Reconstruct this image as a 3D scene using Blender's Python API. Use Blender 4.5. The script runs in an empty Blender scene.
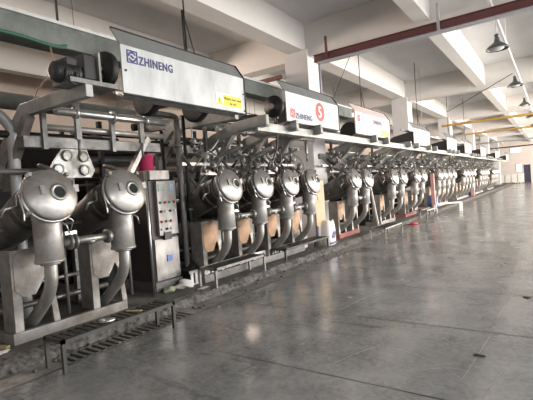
import bpy, bmesh, math, random
from mathutils import Vector, Matrix
random.seed(7)
D = bpy.data
SC = bpy.context.scene
COL = SC.collection
PI = math.pi
V = Vector

# ------------------------------------------------------------------ materials
MATS = {}
def mat(name, color, rough=.5, metal=0., dirt=0., dirt_col=(.05,.045,.04), scale=6., bump=0., emit=0., streak=1., spec=.5):
    m = D.materials.new(name); m.use_nodes = True
    nt = m.node_tree; N = nt.nodes; L = nt.links
    b = N['Principled BSDF']
    b.inputs['Roughness'].default_value = rough
    b.inputs['Metallic'].default_value = metal
    b.inputs['Specular IOR Level'].default_value = spec
    b.inputs['Base Color'].default_value = (*color, 1)
    if emit:
        b.inputs['Emission Color'].default_value = (*color, 1)
        b.inputs['Emission Strength'].default_value = emit
    if dirt or bump:
        tc = N.new('ShaderNodeTexCoord'); mp = N.new('ShaderNodeMapping')
        mp.inputs['Scale'].default_value = (1, 1, streak)
        L.new(tc.outputs['Object'], mp.inputs['Vector'])
        nz = N.new('ShaderNodeTexNoise'); nz.inputs['Scale'].default_value = scale
        nz.inputs['Detail'].default_value = 6; nz.inputs['Roughness'].default_value = .65
        L.new(mp.outputs[0], nz.inputs['Vector'])
        if dirt:
            r = N.new('ShaderNodeValToRGB')
            r.color_ramp.elements[0].position = .38; r.color_ramp.elements[1].position = .68
            r.color_ramp.elements[0].color = (0, 0, 0, 1); r.color_ramp.elements[1].color = (dirt, dirt, dirt, 1)
            L.new(nz.outputs['Fac'], r.inputs[0])
            mx = N.new('ShaderNodeMix'); mx.data_type = 'RGBA'
            mx.inputs[6].default_value = (*color, 1); mx.inputs[7].default_value = (*dirt_col, 1)
            L.new(r.outputs[0], mx.inputs[0]); L.new(mx.outputs[2], b.inputs['Base Color'])
            ma = N.new('ShaderNodeMath'); ma.operation = 'MULTIPLY_ADD'
            ma.inputs[1].default_value = .3; ma.inputs[2].default_value = rough
            L.new(r.outputs[0], ma.inputs[0]); L.new(ma.outputs[0], b.inputs['Roughness'])
        if bump:
            bp = N.new('ShaderNodeBump'); bp.inputs['Strength'].default_value = bump
            bp.inputs['Distance'].default_value = .02
            L.new(nz.outputs['Fac'], bp.inputs['Height']); L.new(bp.outputs[0], b.inputs['Normal'])
    MATS[name] = m
    return m

mat('barrel_steel', (.16,.155,.145), .42, .6, .8, (.04,.036,.03), 4, .06)
mat('stainless', (.30,.30,.285), .36, .75, .75, (.07,.065,.055), 5, .05, streak=.6)
mat('lid_steel', (.40,.395,.385), .30, .75, .6, (.16,.13,.095), 6, .03)
mat('bright_steel', (.55,.56,.55), .28, .9, .3, (.2,.2,.19), 9)
mat('frame_steel', (.19,.19,.187), .42, .45, .7, (.06,.058,.05), 4, .05)
mat('arm_steel', (.34,.355,.34), .42, .35, .6, (.12,.12,.11), 3, .04)
mat('pipe_steel', (.42,.415,.40), .34, .6, .6, (.16,.14,.11), 4, .04)
mat('plate_steel', (.33,.325,.315), .38, .5, .8, (.12,.095,.07), 3, .04)
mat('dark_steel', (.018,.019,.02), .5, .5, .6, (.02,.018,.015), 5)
mat('black_plastic', (.02,.02,.022), .45)
mat('motor_black', (.018,.02,.024), .4, .2, .5, (.05,.045,.04), 8)
mat('tan_panel', (.36,.22,.13), .45, .25, .55, (.16,.09,.05), 5)
mat('tan_sheet', (.55,.40,.26), .6, 0, .4, (.35,.22,.13), 4)
mat('hood_steel', (.50,.53,.535), .45, .25, .65, (.27,.27,.28), 2.2, .03, streak=.35)
mat('hood_pale', (.52,.53,.53), .5, .1, .4, (.45,.44,.45), 2.5, .02, streak=.5)
mat('hood_pink', (.55,.46,.45), .55, .1, .3, (.5,.42,.40), 2.5)
mat('hood_grey', (.24,.255,.255), .45, .3, .5, (.2,.2,.2), 3)
mat('housing_dark', (.022,.024,.027), .5, .4, .5, (.03,.03,.03), 4)
mat('plaster_ceiling', (.60,.60,.60), .85, 0, .35, (.47,.46,.45), .9, .05)
mat('plaster_beam', (.66,.64,.61), .85, 0, .3, (.52,.50,.47), .8, .05)
mat('plaster_column', (.62,.62,.62), .8, 0, .35, (.48,.48,.47), 1.2, .05)
mat('wall_cream', (.66,.56,.49), .85, 0, .35, (.48,.38,.33), .8, .05)
mat('wall_far', (.66,.60,.56), .85, 0, .3, (.5,.44,.42), .8)
mat('duct_green', (.15,.17,.16), .6, .2, .7, (.07,.075,.07), 2, .05)
mat('duct_edge', (.50,.53,.52), .5, .2, .4, (.3,.3,.3), 4)
mat('red_paint', (.13,.045,.045), .5, .1, .4, (.07,.04,.04), 5)
mat('base_red', (.34,.11,.10), .5, .1, .5, (.25,.12,.10), 5)
mat('pink_paint', (.55,.30,.28), .5, .1, .4, (.3,.15,.12), 5)
mat('yellow_pipe', (.60,.38,.10), .5, .1, .4, (.4,.22,.06), 5)
mat('grey_pipe', (.42,.43,.44), .45, .3, .4, (.25,.25,.25), 6)
mat('tray_grey', (.46,.47,.50), .5, .3, .3, (.3,.3,.32), 6)
mat('green_hose', (.02,.09,.06), .6)
mat('cable_black', (.015,.015,.016), .5)
mat('cable_brown', (.32,.2,.14), .6)
mat('rubber', (.02,.02,.02), .6)
mat('glass_dark', (.012,.016,.016), .08)
mat('blue_valve', (.015,.04,.16), .4)
mat('blue_screen', (.06,.14,.45), .3)
mat('lcd_blue', (.25,.36,.45), .3)
mat('lcd', (.12,.16,.14), .3)
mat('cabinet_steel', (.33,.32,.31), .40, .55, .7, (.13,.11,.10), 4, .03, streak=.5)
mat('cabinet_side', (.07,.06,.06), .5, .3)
mat('button_white', (.7,.7,.7), .4)
mat('button_red', (.5,.03,.03), .4)
mat('button_green', (.05,.3,.1), .4)
mat('magenta_plastic', (.52,.05,.13), .45)
mat('ink_blue', (.035,.035,.16), .5)
mat('ink_red', (.62,.05,.05), .5)
mat('ink_black', (.02,.02,.02), .5)
mat('label_yellow', (.80,.62,.05), .5)
mat('label_white', (.75,.75,.75), .5)
mat('bag_white', (.75,.74,.72), .6, 0, .3, (.5,.47,.42), 9, .3)
mat('bag_black', (.012,.012,.014), .35, 0, bump=.5, scale=7)
mat('rag_green', (.30,.34,.22), .8, 0, .4, (.15,.15,.1), 12, .4)
mat('red_plastic', (.62,.03,.05), .4)
mat('blue_plastic', (.05,.09,.22), .4)
mat('scrap', (.36,.28,.14), .7)
mat('lamp_shade', (.10,.11,.11), .35, .5)
mat('lamp_glass', (.55,.55,.52), .25)
mat('bench_dark', (.05,.052,.05), .5, .3, .5, (.10,.10,.09), 6)
mat('bench_grey', (.28,.28,.26), .5, .4, .6, (.12,.12,.11), 5)
mat('bench_white', (.75,.75,.72), .5, .1)
mat('grate_steel', (.20,.20,.19), .5, .4, .5, (.1,.1,.09), 8)
mat('cart_white', (.74,.72,.68), .6, 0, .3, (.55,.52,.48), 3)
mat('door_dark', (.04,.035,.07), .5)
mat('pane', (.72,.84,.86), .1, emit=1.1)
mat('window_trim', (.5,.5,.5), .5)
mat('scuff', (.42,.42,.41), .4, 0, .6, (.2,.2,.2), 30)
mat('platform_concrete', (.13,.13,.12), .6, 0, .8, (.05,.048,.042), 3.5, .6, spec=.4)
mat('channel_concrete', (.26,.255,.24), .6, 0, .85, (.09,.085,.08), 6, .5)
mat('curb_concrete', (.15,.145,.135), .7, 0, 1., (.012,.011,.01), 14, 1.0)

def floor_material():
    m = D.materials.new('polished_floor'); m.use_nodes = True
    nt = m.node_tree; N = nt.nodes; L = nt.links; b = N['Principled BSDF']
    tc = N.new('ShaderNodeTexCoord')
    def noise(s, det=6, sc=(1,1,1), r=.6):
        mp = N.new('ShaderNodeMapping'); mp.inputs['Scale'].default_value = sc
        L.new(tc.outputs['Object'], mp.inputs[0])
        n = N.new('ShaderNodeTexNoise'); n.inputs['Scale'].default_value = s
        n.inputs['Detail'].default_value = det; n.inputs['Roughness'].default_value = r
        L.new(mp.outputs[0], n.inputs['Vector']); return n.outputs['Fac']
    def ramp(src, a, c0, bb, c1):
        r = N.new('ShaderNodeValToRGB'); e = r.color_ramp.elements
        e[0].position = a; e[1].position = bb; e[0].color = c0; e[1].color = c1
        L.new(src, r.inputs[0]); return r.outputs[0]
    def mix(a, bcol, fac):
        x = N.new('ShaderNodeMix'); x.data_type = 'RGBA'
        for i, s in ((6, a), (7, bcol)):
            if isinstance(s, tuple): x.inputs[i].default_value = s
            else: L.new(s, x.inputs[i])
        L.new(fac, x.inputs[0]); return x.outputs[2]
    base = ramp(noise(1.7, 10, (1,.8,1), .72), .36, (.105,.112,.114,1), .66, (.27,.278,.278,1))
    fine = ramp(noise(22, 9, (1,1,1), .75), .42, (.0,)*3+(1,), .66, (.6,)*3+(1,))
    base = mix(base, (.34,.345,.345,1), fine)
    # pale scuff arcs and scratches
    w = N.new('ShaderNodeTexWave'); w.wave_type = 'RINGS'; w.inputs['Scale'].default_value = .35
    w.inputs['Distortion'].default_value = 3.5; w.inputs['Detail'].default_value = 2; w.inputs['Detail Scale'].default_value = .6
    L.new(tc.outputs['Object'], w.inputs['Vector'])
    sc = ramp(w.outputs['Fac'], .985, (0,0,0,1), 1.0, (.35,.35,.35,1))
    msk = ramp(noise(.7), .5, (0,0,0,1), .6, (1,1,1,1))
    mm = N.new('ShaderNodeMath'); mm.operation = 'MULTIPLY'; L.new(sc, mm.inputs[0]); L.new(msk, mm.inputs[1])
    base = mix(base, (.24,.24,.23,1), mm.outputs[0])
    st = ramp(noise(3.0, 5, (.25,1.6,1)), .60, (0,0,0,1), .78, (.7,.7,.7,1))
    base = mix(base, (.03,.03,.03,1), st)
    L.new(base, b.inputs['Base Color'])
    r = ramp(noise(1.6, 7), .3, (.12,)*3+(1,), .75, (.30,)*3+(1,))
    L.new(r, b.inputs['Roughness'])
    b.inputs['Specular IOR Level'].default_value = .75
    bp = N.new('ShaderNodeBump'); bp.inputs['Strength'].default_value = .12; bp.inputs['Distance'].default_value = .01
    L.new(noise(3.5, 5), bp.inputs['Height']); L.new(bp.outputs[0], b.inputs['Normal'])
    MATS['floor'] = m
floor_material()

# ------------------------------------------------------------------ mesh builder
class MB:
    def __init__(s): s.bm = bmesh.new(); s.smooth = False
    def _faces(s, vs, faces, mi=0, smooth=False):
        bv = [s.bm.verts.new(v) for v in vs]
        for f in faces:
            try:
                fc = s.bm.faces.new([bv[i] for i in f]); fc.material_index = mi; fc.smooth = smooth
            except ValueError: pass
        return bv
    def box(s, x0, x1, y0, y1, z0, z1, mi=0):
        vs = [(x,y,z) for x in (x0,x1) for y in (y0,y1) for z in (z0,z1)]
        s._faces(vs, [(0,1,3,2),(4,6,7,5),(0,4,5,1),(2,3,7,6),(0,2,6,4),(1,5,7,3)], mi); return s
    def beam(s, p, q, w, h, up=(0,0,1), mi=0):
        p = V(p); q = V(q); d = (q-p).normalized(); up = V(up)
        if abs(d.dot(up)) > .98: up = V((0,1,0))
        a = d.cross(up).normalized(); b = a.cross(d).normalized()
        vs = [c + a*(sa*w/2) + b*(sb*h/2) for c in (p,q) for sa in (-1,1) for sb in (-1,1)]
        s._faces(vs, [(0,1,3,2),(4,6,7,5),(0,4,5,1),(2,3,7,6),(0,2,6,4),(1,5,7,3)], mi); return s
    def lathe(s, prof, o, axis, n=24, mi=0, caps=True):
        o = V(o); d = V(axis).normalized(); u = V((0,0,1)) if abs(d.z) < .9 else V((1,0,0))
        a = d.cross(u).normalized(); b = a.cross(d)
        vs = []; F = []
        for (r, t) in prof:
            for k in range(n):
                an = 2*PI*k/n; vs.append(o + d*t + (a*math.cos(an)+b*math.sin(an))*max(r,1e-4))
        m = len(prof)
        for i in range(m-1):
            for k in range(n):
                F.append((i*n+k, i*n+(k+1)%n, (i+1)*n+(k+1)%n, (i+1)*n+k))
        bv = s._faces(vs, F, mi, True)
        if caps:
            for i in (0, m-1):
                if prof[i][0] > .002:
                    try:
                        f = s.bm.faces.new(bv[i*n:(i+1)*n]); f.material_index = mi
                    except ValueError: pass
        return s
    def cyl(s, p, q, r, n=16, mi=0, r2=None):
        p = V(p); q = V(q); L = (q-p).length
        return s.lathe([(r,0),(r if r2 is None else r2,L)], p, q-p, n, mi)
    def tube(s, pts, r, n=10, mi=0, sub=0, sx=1.):
        P = [V(p) for p in pts]
        if sub:   # Catmull-Rom
            Q = []
            for i in range(len(P)-1):
                p0 = P[max(i-1,0)]; p1 = P[i]; p2 = P[i+1]; p3 = P[min(i+2,len(P)-1)]
                for k in range(sub):
                    t = k/sub
                    Q.append(.5*((2*p1)+(p2-p0)*t+(2*p0-5*p1+4*p2-p3)*t*t+(3*p1-p0-3*p2+p3)*t**3))
            Q.append(P[-1]); P = Q
        a = None; vs = []; F = []
        for i, p in enumerate(P):
            d = (P[min(i+1,len(P)-1)] - P[max(i-1,0)]).normalized()
            if a is None:
                u = V((0,1,0)) if abs(d.y) < .9 else V((0,0,1))
                a = (u - d*u.dot(d)).normalized()
            else: a = (a - d*a.dot(d)).normalized()
            b = d.cross(a)
            rr = r[i*(len(r)-1)//max(1,len(P)-1)] if isinstance(r, (list,tuple)) else r
            for k in range(n):
                an = 2*PI*k/n; vs.append(p + a*math.cos(an)*rr*sx + b*math.sin(an)*rr)
        for i in range(len(P)-1):
            for k in range(n): F.append((i*n+k, i*n+(k+1)%n, (i+1)*n+(k+1)%n, (i+1)*n+k))
        bv = s._faces(vs, F, mi, True)
        for i in (0, len(P)-1):
            try: s.bm.faces.new(bv[i*n:(i+1)*n]).material_index = mi
            except ValueError: pass
        return s
    def prism(s, poly, o, u, v, thick, mi=0):   # polygon in the plane (u,v) at o, extruded along u x v
        o = V(o); u = V(u).normalized(); v = V(v).normalized(); w = u.cross(v)
        n = len(poly)
        vs = [o+u*a+v*b for a, b in poly] + [o+u*a+v*b+w*thick for a, b in poly]
        F = [tuple(range(n))[::-1], tuple(range(n, 2*n))] + [(i,(i+1)%n,n+(i+1)%n,n+i) for i in range(n)]
        s._faces(vs, F, mi); return s
    def build(s, name, m, parent=None, origin=(0,0,0), bevel=0.):
        """origin: world position of the parent; vertices were given in world space"""
        bmesh.ops.recalc_face_normals(s.bm, faces=s.bm.faces)
        me = D.meshes.new(name)
        o = V(origin)
        for v in s.bm.verts: v.co -= o
        if parent is None:
            c = V((0,0,0)); vs = [v.co for v in s.bm.verts]
            c = V(((min(v.x for v in vs)+max(v.x for v in vs))/2, (min(v.y for v in vs)+max(v.y for v in vs))/2, min(v.z for v in vs)))
            for v in s.bm.verts: v.co -= c
        s.bm.to_mesh(me); s.bm.free()
        for x in (m if isinstance(m, (list,tuple)) else [m]): me.materials.append(MATS[x])
        ob = D.objects.new(name, me); COL.objects.link(ob)
        if parent is not None: ob.parent = parent
        else: ob.location = c + o
        if bevel:
            bv = ob.modifiers.new('bevel', 'BEVEL'); bv.width = bevel; bv.segments = 2; bv.limit_method = 'ANGLE'
        return ob

def tag(o, label=None, cat=None, group=None, kind=None):
    if label: o['label'] = label
    if cat: o['category'] = cat
    if group: o['group'] = group
    if kind: o['kind'] = kind
    return o
def empty(name, loc):
    o = D.objects.new(name, None); COL.objects.link(o); o.location = loc; o.empty_display_size = .2
    return o
CH = {}
def kids(o): return [c for c in ALLKIDS.get(o.name, [])]
ALLKIDS = {}
def copy_tree(o, parent=None, shift=None):
    c = o.copy(); COL.objects.link(c)
    if parent is not None: c.parent = parent
    if shift is not None: c.location = V(c.location) + V(shift)
    for ch in [x for x in list(o.children)]: copy_tree(ch, c)
    return c
def struct(o): o['kind'] = 'structure'; return o

# ------------------------------------------------------------------ text
def text_mesh(txt, size, name, m, parent, origin, pos, right=(0,1,0), up=(0,0,1), bold=.0, depth=.002, sx=1.):
    cu = D.curves.new('t', 'FONT'); cu.body = txt; cu.size = size; cu.extrude = depth; cu.offset = bold
    cu.resolution_u = 3; cu.space_character = 1.12
    ob = D.objects.new('t', cu); COL.objects.link(ob)
    dg = bpy.context.evaluated_depsgraph_get(); dg.update()
    me = D.meshes.new_from_object(ob.evaluated_get(dg)); D.objects.remove(ob)
    r = V(right).normalized(); u = V(up).normalized(); w = r.cross(u)
    M = Matrix(((r.x,u.x,w.x),(r.y,u.y,w.y),(r.z,u.z,w.z)))
    for v in me.vertices:
        v.co = M @ V((v.co.x*sx, v.co.y, v.co.z)) + V(pos) - V(origin)
    me.materials.clear(); me.materials.append(MATS[m])
    o = D.objects.new(name, me); COL.objects.link(o); o.parent = parent
    return o

# ------------------------------------------------------------------ camera
cam = D.cameras.new('camera'); co = D.objects.new('camera', cam); COL.objects.link(co)
W, Hh, f = 533, 400, 418.
cx, cy = 266.5, 200.
def vv(x, y): return V((x-cx, -(y-cy), -f))
Yc = vv(555,168).normalized(); Xc = -vv(-351,233).normalized()
Xc = (Xc - Yc*Xc.dot(Yc)).normalized(); Zc = Xc.cross(Yc)
R = Matrix((Xc, Yc, Zc))          # world = R @ cam
co.matrix_world = Matrix.Translation((0,0,1.6)) @ R.to_4x4()
cam.sensor_width = 36; cam.lens = f/W*36; cam.clip_end = 300; cam.clip_start = .02
SC.camera = co

# ------------------------------------------------------------------ the hall
XL, XR, YN, YE, ZC = -14., 8., -5., 64., 6.05
fl = MB()
fl.box(-4.0, XR, YN, YE, -.2, 0)
struct(fl.build('floor', 'floor'))
b = MB()           # raised machine platform with a crumbling curb
b.box(XL, -4.55, YN, YE, -.2, .10)
struct(b.build('floor', 'platform_concrete'))
b = MB()
n = 340; prev = None; rr = random.Random(3)
ys = [YN + (YE-YN)*(i/n)**1.5 for i in range(n+1)]
vs = []
for i, y in enumerate(ys):
    j = lambda a: rr.uniform(-a, a)
    vs += [(-4.56, y, -.02), (-4.56, y, .115+j(.012)), (-4.46+j(.02), y, .10+j(.015)), (-4.40+j(.025), y, .03+j(.02)), (-4.37+j(.02), y, -.03)]
F = [(i*5+k, i*5+k+1, (i+1)*5+k+1, (i+1)*5+k) for i in range(n) for k in range(4)]
b._faces(vs, F, 0, False)
struct(b.build('trim_1', 'curb_concrete'))
b = MB(); b.box(-4.56, -4.0, YN, YE, -.2, -.10)
b.box(-4.04, -4.0, YN, YE, -.10, 0.002)
struct(b.build('trim_2', 'platform_concrete'))
b = MB(); b.box(-4.40, -4.03, YN, 2.2, -.10, -.004); b.box(-4.40, -4.03, 3.95, YE, -.10, -.004)
struct(b.build('trim_2', 'channel_concrete'))

# slab joints: thin dark saw cuts with a chipped pale edge
k = 0
for i in range(34):
    y = 3.09 + (i-3)*1.545
    if y < .6 or y > 56: continue
    b = MB(); yy = y; x = -3.98
    rr = random.Random(i)
    vs = []; m = 30
    for t in range(m+1):
        x = -3.98 + (XR-.05+3.98)*t/m; w = .003 + rr.random()*.005
        vs += [(x, y-w+rr.uniform(-.004,.004), .0012), (x, y+w+rr.uniform(-.004,.004), .0012)]
    b._faces(vs, [(2*t, 2*t+2, 2*t+3, 2*t+1) for t in range(m)])
    struct(b.build('trim_3', 'rubber'))

SCUFFS = [[(-1.392, 3.872, 0.0014), (-1.168, 3.815, 0.0014), (-0.921, 3.69, 0.0014), (-0.704, 3.501, 0.0014), (-0.548, 3.258, 0.0014)], [(-0.669, 3.461, 0.0014), (-0.625, 4.086, 0.0014), (-0.589, 4.628, 0.0014)], [(-0.491, 3.271, 0.0014), (-0.442, 3.608, 0.0014), (-0.398, 3.891, 0.0014)], [(-0.998, 3.502, 0.0014), (-0.791, 3.642, 0.0014), (-0.638, 3.632, 0.0014)], [(-0.595, 5.134, 0.0014), (-0.553, 5.913, 0.0014), (-0.521, 6.737, 0.0014)], [(-2.315, 4.793, 0.0014), (-2.254, 5.304, 0.0014), (-2.116, 5.917, 0.0014)], [(-1.714, 3.274, 0.0014), (-1.586, 3.651, 0.0014), (-1.468, 3.865, 0.0014)]]
def scuff(pts, w, nm):
    P = [V(p) for p in pts]; Q = []
    for i in range(len(P)-1):
        p0, p1, p2, p3 = P[max(i-1,0)], P[i], P[i+1], P[min(i+2,len(P)-1)]
        for k in range(10):
            t = k/10; Q.append(.5*((2*p1)+(p2-p0)*t+(2*p0-5*p1+4*p2-p3)*t*t+(3*p1-p0-3*p2+p3)*t**3))
    Q.append(P[-1]); b = MB(); vs = []
    for i, q in enumerate(Q):
        d = (Q[min(i+1,len(Q)-1)]-Q[max(i-1,0)]).normalized(); n_ = V((-d.y,d.x,0))*w*(.4+.6*math.sin(PI*i/(len(Q)-1)))
        vs += [q-n_, q+n_]
    b._faces(vs, [(2*t, 2*t+2, 2*t+3, 2*t+1) for t in range(len(Q)-1)])
    struct(b.build(nm, 'scuff'))
for pts in SCUFFS: scuff(pts, .0035, 'trim_7')
struct(MB().box(XL, XR, YN, YE, ZC, ZC+.2).build('ceiling', 'plaster_ceiling'))
struct(MB().box(XL-.2, XL, YN, YE, 0, ZC).build('wall_left', 'wall_cream'))
b = MB()
b.box(XL, -3.35, YE, YE+.2, 0, ZC); b.box(-2.6, XR, YE, YE+.2, 0, ZC); b.box(-3.35, -2.6, YE, YE+.2, 2.3, ZC)
struct(b.build('wall_back', 'wall_far'))
b = MB(); b.box(-3.35, -2.6, YE+.08, YE+.12, .0, 2.3)
d = struct(b.build('door_1', 'door_dark'))
b = MB()
for x0, x1 in ((-3.41,-3.35),(-2.6,-2.54)): b.box(x0, x1, YE-.03, YE+.1, 0, 2.36)
b.box(-3.41, -2.54, YE-.03, YE+.1, 2.3, 2.36)
struct(b.build('trim_4', 'window_trim'))
def far_window(x0, x1, z0, z1):
    r = MB().box(x0, x1, YE-.02, YE-.005, z0, z1).build('window_1', 'pane'); struct(r)
    g = MB(); w = .05
    g.box(x0-w, x1+w, YE-.05, YE, z0-w, z0); g.box(x0-w, x1+w, YE-.05, YE, z1, z1+w)
    g.box(x0-w, x0, YE-.05, YE, z0, z1); g.box(x1, x1+w, YE-.05, YE, z0, z1)
    g.box((x0+x1)/2-.02, (x0+x1)/2+.02, YE-.05, YE, z0, z1)
    struct(g.build('trim_4', 'window_trim'))
far_window(-4.15, -3.55, 1.5, 2.45)
far_window(-4.7, -3.5, 4.0, 4.6)
# window side wall, right of the view, with openings
b = MB(); wy = []
y = YN
b.box(XR, XR+.2, YN, YE, 0, 1.2); b.box(XR, XR+.2, YN, YE, 4.4, ZC)
yy = YN
while yy < YE:
    b.box(XR, XR+.2, yy, yy+.8, 1.2, 4.4); wy.append(yy+.8); yy += 4.6
struct(b.build('wall_right', 'wall_far'))
for y in wy:
    if y+3.8 > YE+.5: continue
    g = MB()
    for zz in (1.2, 2.8, 4.35): g.box(XR+.08, XR+.14, y, y+3.8, zz, zz+.05)
    for q in range(4): g.box(XR+.08, XR+.14, y+q*3.75/3, y+q*3.75/3+.05, 1.2, 4.4)
    struct(g.build('window_2', 'window_trim'))
struct(MB().box(-9.1, -9.0, YN, 56, .1, 2.95).build('dark_backing', 'dark_steel'))  # dark sheet added behind the machines so the view between them stays dark
struct(MB().box(XL, XR, YN-.2, YN, 0, ZC).build('wall_front', 'wall_far'))

# columns, one per bay, and the beams they carry
COLY = [-8.5+9.35*i for i in range(8)]
COLY = [10.2 + 9.35*i for i in range(-1, 6)]
for y in COLY:
    b = MB(); b.box(-6.12, -5.4, y, y+.75, .1, 5.32)
    struct(b.build('trim_5', 'plaster_column', bevel=.015))
for (x0, x1, z0) in ((-6.0, -5.5, 5.3), (-9.3, -9.0, 5.3), (-12.3, -12.0, 5.3), (-2.55, -2.22, 5.22), (.75, 1.08, 5.22), (4.1, 4.43, 5.22)):
    struct(MB().box(x0, x1, YN, YE, z0, ZC+.01).build('trim_6', 'plaster_beam'))
for y in COLY:
    struct(MB().box(XL, XR, y+.12, y+.62, 5.12, ZC+.02).build('trim_6', 'plaster_beam'))

# ------------------------------------------------------------------ lighting
w = D.worlds.new('world'); SC.world = w; w.use_nodes = True
bg = w.node_tree.nodes['Background']; bg.inputs[0].default_value = (.80,.88,1.0,1); bg.inputs[1].default_value = 1.0
def area(name, loc, rot, sx, sy, power, color=(1,1,1), spread=PI):
    l = D.lights.new(name, 'AREA'); l.shape = 'RECTANGLE'; l.size = sx; l.size_y = sy; l.energy = power; l.color = color
    l.spread = spread
    o = D.objects.new(name, l); COL.objects.link(o); o.location = loc; o.rotation_euler = rot; return o
for y in wy:
    if y+3.8 > YE+.5: continue
    e = 170 if y < 4 else (420 if y < 12 else (900 if y < 25 else 850))
    area('daylight', (XR+.05, y+1.9, 2.8), (0, PI/2, 0), 3.1, 3.7, e, (1,.985,.97) if y < 12 else (1,.91,.82))
# battens and area lights added as fill behind the machine row
for y in (3, 8.5, 14, 23, 32, 42):
    t = empty('fill_batten', (-10.6, y, 4.7))
    tag(t, 'added fill batten over the back aisle behind the machines', 'light', 'added fill battens over the back aisle')
    MB().box(-.06, .06, -.7, .7, .03, .1).build('housing', 'label_white', t)
    MB().cyl((0,-.65,0), (0,.65,0), .02).build('tube', 'label_white', t)
    MB().cyl((0,.5,.1), (0,.5,1.3), .006).cyl((0,-.5,.1), (0,-.5,1.3), .006).build('hanger', 'grey_pipe', t)
    area('back_aisle_fill', (-10.6, y, 4.66), (0, -.9, 0), 1.2, 1.4, 260, (1,.80,.68))

SC.view_settings.view_transform = 'Standard'; SC.view_settings.look = 'None'
SC.view_settings.exposure = .30; SC.view_settings.gamma = 1.

# ------------------------------------------------------------------ dyeing machine
Y0 = 0.0
AX = V((math.cos(.27), 0, math.sin(.27)))      # door normal: forward and up
LC = V((-4.44, 0, 1.69))                        # centre of the door rim
def unit_parts(root, full=True):
    """one pressure tube with its door, neck, outlet pipe and support plate, at local y = 0"""
    P = []
    b = MB(); c = LC
    back = c - AX*.50
    b.lathe([(.225,0),(.225,.40),(.25,.44),(.25,.50)], back, AX, 28)
    b.tube([back+AX*.12, back-AX*.02, back+V((-.25,0,-.12)), back+V((-.8,0,-.26)), back+V((-2.4,0,-.32))], .222, 20, sub=4)
    for t in (.1, .28): b.lathe([(.225,0),(.235,.01),(.235,.03),(.225,.04)], back+AX*t, AX, 28, caps=False)
    P.append((b, 'vessel', 'barrel_steel', [
        (MB().lathe([(.145,0),(.153,.004),(.153,.03),(.145,.034),(.145,.45),(.18,.62)], (-4.55,0,.97), (0,0,1), 24).lathe([(.24,0),(.24,.12)], c-AX*.13, AX, 28), 'neck', 'plate_steel'),
        (MB().lathe([(.27,0),(.282,.008),(.282,.04),(.268,.05),(.25,.062),(.20,.088),(.13,.112),(.06,.122),(.002,.124)], c+AX*.004, AX, 32), 'door_lid', 'lid_steel'),
        (MB().lathe([(.292,0),(.298,.012),(.292,.026),(.27,.026)], c-AX*.03, AX, 32, caps=False), 'clamp_ring', 'bright_steel'),
    ] + ([
        (MB().lathe([(.095,0),(.095,.035),(.06,.04),(.058,.02)], c+AX*.10+V((0,.035,.0)), AX, 20, caps=False), 'sight_glass_ring', 'stainless'),
        (MB().lathe([(.060,0),(.058,.006)], c+AX*.122+V((0,.035,0)), AX, 16), 'sight_glass', 'glass_dark'),
        (MB().beam(c+AX*.07+V((0,-.125,.03)), c+AX*.118+V((0,-.125,.03)), .055, .10).beam(c+AX*.118+V((0,-.125,.03)), c+AX*.121+V((0,-.125,.03)), .04, .085, mi=0), 'nameplate', 'stainless'),
        (MB().tube([c-AX*.02+V((0,-.30,.03)), c+AX*.05+V((0,-.33,-.05)), c+AX*.02+V((.02,-.30,-.16)), c+V((.1,-.33,-.24))], .009, 6), 'clamp_lever', 'bright_steel'),
        (MB().tube([c-AX*.02+V((0,.10,-.28)), c+AX*.04+V((.02,.12,-.34)), c+V((.02,.17,-.42))], .009, 6), 'clamp_lever', 'bright_steel'),
        (MB().box(-4.50,-4.40,.245,.31,1.72,1.80).cyl((-4.45,.27,1.68),(-4.45,.27,1.85),.012), 'hinge', 'frame_steel'),
        (MB().beam(c-AX*.035+V((0,-.24,-.18)), c+AX*.05+V((0,-.24,-.17)), .03, .04), 'clamp_bolt', 'bright_steel'),
        (MB().beam(c-AX*.035+V((-.02,-.20,.22)), c+AX*.05+V((-.02,-.20,.22)), .03, .04), 'clamp_bolt', 'bright_steel'),
        (MB().beam(c-AX*.035+V((-.02,.20,.22)), c+AX*.05+V((-.02,.20,.22)), .03, .04), 'clamp_bolt', 'bright_steel'),
    ] if full else [])))
    P.append((MB().tube([(-4.55,0,.99),(-4.55,0,.86),(-4.57,0,.74),(-4.67,0,.58),(-4.95,0,.34),(-5.22,0,.14)], .072, 14, sub=4, sx=.9)
              .lathe([(.10,0),(.10,.03)], (-4.55,0,.945), (0,0,1), 20), 'outlet_pipe', 'pipe_steel', []))
    # support plate with arched opening
    a = [( -.26,.22),(-.17,.22),(-.165,.62)]
    for q in range(9):
        an = PI - PI*q/8; a.append((.0+.15*math.cos(an)-.01, .64+.17*math.sin(an)))
    a += [(.14,.60),(.17,.22),(.24,.22),(.20,.62),(.22,.80),(.22,1.12),(-.26,1.12)]
    P.append((MB().prism(a, (-4.93,0,0), (0,1,0), (0,0,1), .04).box(-5.16,-4.93,-.26,-.235,.22,1.12), 'support_plate', 'plate_steel',
              [(MB().prism([(-.16,.60),(-.235,.68),(-.235,1.04),(-.18,1.10),(.04,1.10),(.11,1.02),(.11,.80),(-.02,.60)], (-4.888,0,0), (0,1,0), (0,0,1), .006), 'insulation_panel', 'tan_panel')]))  # panel on the plate face, tan except on the nearest machine
    return P

def realise(P, root, y, store):
    """first use builds, later uses copy"""
    out = []
    if store.get('o') is None:
        lst = []
        for (b, nm, m, subs) in P:
            o = b.build(nm, m, root); o.location = (0, y, 0)
            for (sb, sn, sm) in subs: sb.build(sn, sm, o)
            lst.append(o)
        store['o'] = lst
        return lst
    for o in store['o']:
        c = copy_tree(o, root); c.location = (0, y, 0); out.append(c)
    return out

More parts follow.
